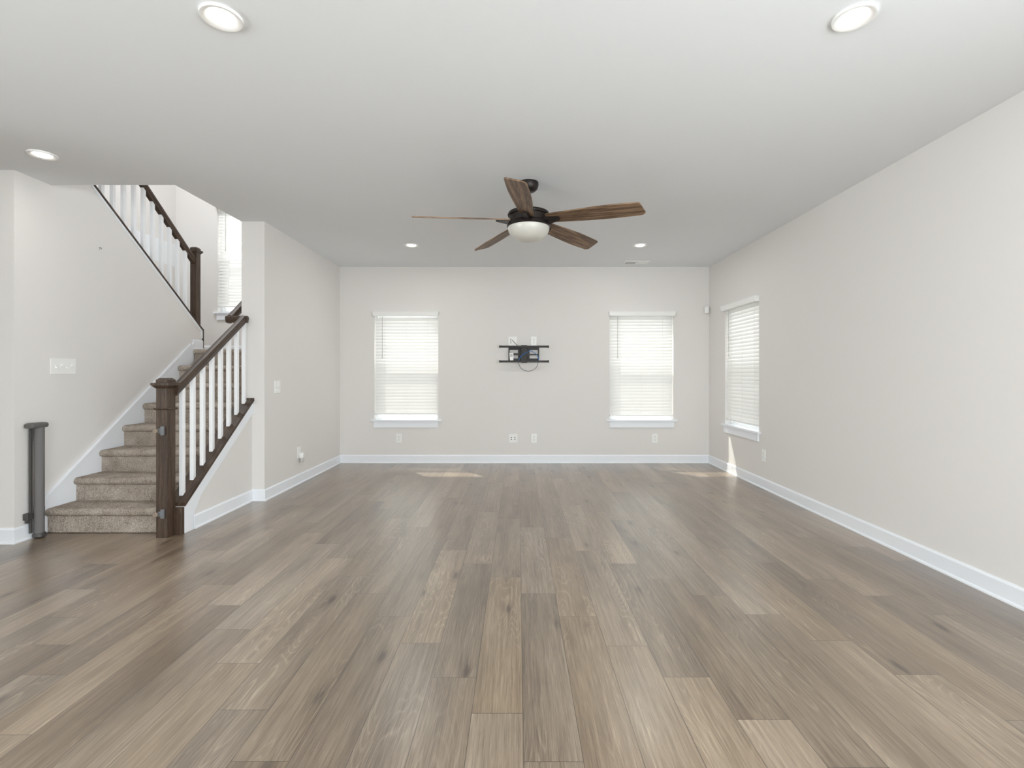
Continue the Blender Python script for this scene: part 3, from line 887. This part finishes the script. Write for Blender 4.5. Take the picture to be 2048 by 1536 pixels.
# ------------------------------------------------------------------ wall plates: local -y faces the room
def plate_base(name, label, cat, loc, rz, wd, ht, group=None):
    t = thing(name, label, cat, loc, rz, group)
    m = MB(); m.box(-wd / 2, wd / 2, -.006, 0, -ht / 2, ht / 2, bevel=.0025); m.build('cover_plate', M['white'], t)
    return t
def receptacle(t, x=0.0):
    for s in (-1, 1):
        m = MB(); m.lathe([(0, 0), (.0165, 0), (.0172, .003), (0, .003)], seg=24)
        bmesh.ops.transform(m.bm, matrix=Matrix.Translation((x, -.006, s * .0195)) @ Matrix.Rotation(R(90), 4, 'X'), verts=m.bm.verts)
        f = m.build('socket_face', M['white'], t, smooth=True)
        m = MB(); m.box(x - .0075, x - .005, -.0096, -.0088, s * .0195 + .001, s * .0195 + .010).box(x + .005, x + .0075, -.0096, -.0088, s * .0195 + .001, s * .0195 + .009).box(x - .003, x + .003, -.0096, -.0088, s * .0195 - .010, s * .0195 - .004)
        m.build('slots', M['slot'], f)
def outlet(label, loc, rz, wd=.080, ht=.128):
    t = plate_base('wall_outlet', label, 'outlet', loc, rz, wd, ht, 'white wall outlets'); receptacle(t); return t
outlet('white duplex outlet low under the left blind of the window wall', at(798, 876.5, D), 0)
outlet('white duplex outlet low on the window wall, right of the square four hole plate', at(1068, 876.5, D), 0)
outlet('white duplex outlet low under the right blind of the window wall', at(1309.5, 876.5, D), 0)
outlet('white duplex outlet just above the right end of the black screen mount', at(1067.5, 682.5, D), 0)
outlet('white duplex outlet low on the long right wall', (XR, 5.35, .36), -PI / 2)
# low voltage plate with four dark holes
t = plate_base('cable_outlet', 'square white cable plate with four dark holes low on the window wall', 'outlet', at(1026.3, 876.7, D), 0, .122, .124)
for x in (-.024, .024):
    m = MB(); m.box(x - .017, x + .017, -.0085, -.005, -.036, .036, bevel=.001); ins = m.build('insert', M['white'], t)
    for z in (-.013, .013):
        m = MB(); m.box(x - .006, x + .006, -.0092, -.0082, z - .007, z + .007); m.build('port', M['slot'], ins)
t = plate_base('cable_outlet', 'square white cable plate above the left part of the black screen mount', 'outlet', at(1025.3, 682.5, D), 0, .122, .128)
m = MB(); m.box(-.042, -.010, -.0085, -.005, -.036, .036, bevel=.001); ins = m.build('insert', M['white'], t)
m = MB(); m.box(.010, .042, -.0085, -.005, -.036, .036, bevel=.001); m.build('insert', M['white'], t)
for z in (-.022, .004, .026):
    m = MB(); m.box(-.031, -.021, -.0092, -.0082, z - .006, z + .006); m.build('port', M['slot'], ins)

# four gang switch on the stair wall
t = plate_base('light_switch', 'wide white four gang switch plate on the stair wall', 'light switch', (XW, 4.005, 1.306), PI / 2, .222, .126)
for i in range(4):
    x = -.069 + .046 * i
    m = MB(); m.box(x - .006, x + .006, -.0075, -.005, -.013, .013, bevel=.001); f = m.build('toggle_slot', M['white'], t)
    m = MB(); up = 1 if i in (1, 3) else -1
    m.box(x - .0045, x + .0045, -.020, -.005, -.005, .005, bevel=.0015, mat4=Matrix.Translation((0, 0, up * .005)) @ Matrix.Rotation(R(-24 * up), 4, 'X'))
    m.build('toggle', M['white'], f)
# two column switch on the left wall
t = plate_base('light_switch', 'white switch plate with small buttons on the wall beyond the stairs', 'light switch', (XL, 5.09, 1.112), PI / 2, .122, .128)
for x in (-.027, .027):
    for z in (-.030, 0, .030):
        m = MB(); m.box(x - .019, x + .019, -.0085, -.005, z - .0125, z + .0125, bevel=.0015); b = m.build('button', M['white'], t)
        if z == 0:
            m = MB(); m.box(x - .012, x + .012, -.0092, -.0083, -.0125, -.0085); m.build('indicator', M['shade'], b)
# outlet with a plugged in freshener
t = outlet('white outlet low on the wall beyond the stairs, half covered by a plugged in device', (XL, 5.60, .355), PI / 2)
t = thing('plug_in_freshener', 'small white plug in freshener in the outlet low on the wall beyond the stairs', 'air freshener', (XL + .0095, 5.60, .318), PI / 2)
m = MB(); m.box(-.026, .026, -.045, 0, -.030, .034, bevel=.012, seg=3); m.build('body', M['white'], t, smooth=True)
m = MB(); m.lathe([(0, -.075), (.016, -.075), (.022, -.066), (.022, -.042), (.014, -.031), (0, -.031)], (0, -.024, 0), 24); m.build('bottle', M['shade'], t, smooth=True)
# little hook left in the stair wall
t = thing('wall_hook', 'tiny metal hook left in the plain stair wall below the upper balusters', 'hook', (XW, 4.354, 2.354), PI / 2)
m = MB(); m.box(-.006, .006, -.002, 0, -.012, .012, bevel=.0008); m.build('back_plate', M['shade'], t)
m = MB(); m.tube([(0, 0, .008), (0, -.012, .008), (0, -.016, .002), (0, -.016, -.006)], .0022, 8); m.build('prong', M['duct'], t, smooth=True)
# motion sensor across the corner
t = thing('motion_sensor', 'small white motion sensor high in the far right corner', 'motion sensor', (XR - .030, D - .030, 2.135), -PI / 4)
m = MB(); m.prism([(-.030, -.030), (.030, -.030), (.024, -.022), (-.024, -.022)], 'Z', -.002, 0)
m.bm.clear()
m.prism([(0.0, -.050), (0.0, .050), (-.030, .048), (-.042, .020), (-.036, -.046)], 'X', -.030, .030); m.build('housing', M['white'], t, bevel=.006)
m = MB(); m.prism([(-.0365, -.034), (-.0425, .018), (-.0445, .014), (-.0385, -.034)], 'X', -.020, .020); m.build('sensor_window', M['vinyl'], t, bevel=.001)
m = MB(); m.box(-.022, .022, 0, .020, -.035, .035, bevel=.003); m.build('corner_bracket', M['white'], t)

# ------------------------------------------------------------------ screen mount on the window wall
MC = at(1047.5, 708.5, D)
mount = thing('screen_wall_mount', 'black steel screen mount with two long bars on the window wall', 'screen mount', MC)
def L(px, py): p = at(px, py, D); return p[0] - MC[0], p[2] - MC[2]
def lbox(m, x0, y0, x1, y1, ya, yb, bevel=.0):
    a = L(x0, y1); b = L(x1, y0); m.box(a[0], b[0], ya, yb, a[1], b[1], bevel=bevel)
m = MB()
lbox(m, 1017, 695, 1078, 700, -.022, 0, .002); lbox(m, 1017, 717, 1078, 722, -.022, 0, .002)
lbox(m, 1017, 700, 1019.2, 717, -.022, 0); lbox(m, 1075.8, 700, 1078, 717, -.022, 0)
lbox(m, 1019, 706.5, 1038, 710.5, -.020, 0); lbox(m, 1058, 708, 1076, 710.5, -.020, 0)
lbox(m, 1036, 700, 1041, 717, -.024, 0); lbox(m, 1056, 700, 1059, 717, -.024, 0)
m.build('wall_plate', M['black'], mount)
m = MB()
lbox(m, 1041, 698, 1046, 719, -.060, -.018, .003); lbox(m, 1050, 698, 1055, 719, -.060, -.018, .003)
m.build('folding_arm', M['black'], mount)
m = MB(); lbox(m, 1042, 691, 1054, 726, -.085, -.055, .004); m.build('tilt_head', M['black'], mount)
for yy in (694, 723.2):
    m = MB()
    lbox(m, 1000.3, yy - 1.9, 1096, yy + 1.9, -.100, -.075, .002)
    lbox(m, 999, yy - 2.5, 1001.5, yy + 2.5, -.101, -.074, .002); lbox(m, 1094.6, yy - 2.5, 1097, yy + 2.5, -.101, -.074, .002)
    m.build('mounting_bar', M['black'], mount)
def arc_pts(cx, cy, rx, ry, a0, a1, n, y0, y1):
    out = []
    for i in range(n + 1):
        t_ = i / n; a = R(a0 + (a1 - a0) * t_)
        p = at(cx + rx * math.cos(a), cy - ry * math.sin(a), D)
        out.append((p[0] - MC[0], y0 + (y1 - y0) * t_, p[2] - MC[2]))
    return out
def cable(name, label, pts, mat, r):
    t_ = tag(MB().tube(pts, r, 8).build(name, mat, None, smooth=True), label, 'cable'); t_.location = MC; return t_
def spline(px, y):
    P = [Vector((L(*p)[0], y, L(*p)[1])) for p in px]; out = []
    for i in range(len(P) - 1):
        p0, p1, p2, p3 = P[max(i - 1, 0)], P[i], P[i + 1], P[min(i + 2, len(P) - 1)]
        for j in range(6):
            u = j / 6
            out.append(.5 * ((2 * p1) + (p2 - p0) * u + (2 * p0 - 5 * p1 + 4 * p2 - p3) * u * u + (3 * p1 - p0 - 3 * p2 + p3) * u ** 3))
    return [tuple(v) for v in out + [P[-1]]]
cable('network_cable', 'blue network cable arching across the front of the screen mount', spline([(1037.6, 721.5), (1041, 714.2), (1047, 708.6), (1055, 704.6), (1061.5, 702.2), (1067, 705.2), (1073, 710.5), (1076, 716), (1077, 721.5)], -.106), M['blue'], .0040)
cable('loose_cable', 'thin black cable hanging in a loop below the screen mount', arc_pts(1056.5, 723, 19.5, 19.5, 172, 368, 34, -.066, -.066), M['cable'], .0028)
p0 = L(1024.4, 680.3); p1 = L(1036, 692.5)
cable('short_cable', 'short black lead from the square plate down behind the screen mount', [(p0[0], -.006, p0[1]), (p0[0], -.014, p0[1]), ((p0[0] * .5 + p1[0] * .5), -.040, (p0[1] + p1[1]) / 2), (p1[0], -.045, p1[1]), (p1[0] + .02, -.045, p1[1] - .02)], M['cable'], .0033)
pa = at(1023, 713.5, D)
t = thing('power_adapter', 'white power adapter tucked into the left of the screen mount', 'power adapter', (pa[0], D - .022, pa[2]))
m = MB(); m.prism([(-.030, .052), (.028, .052), (.028, -.052), (-.022, -.052)], 'Y', -.046, 0); m.build('body', M['white'], t, bevel=.006)
m = MB(); m.box(-.018, .016, -.0475, -.0455, -.004, .036, bevel=.0008); m.build('face_label', M['shade'], t)
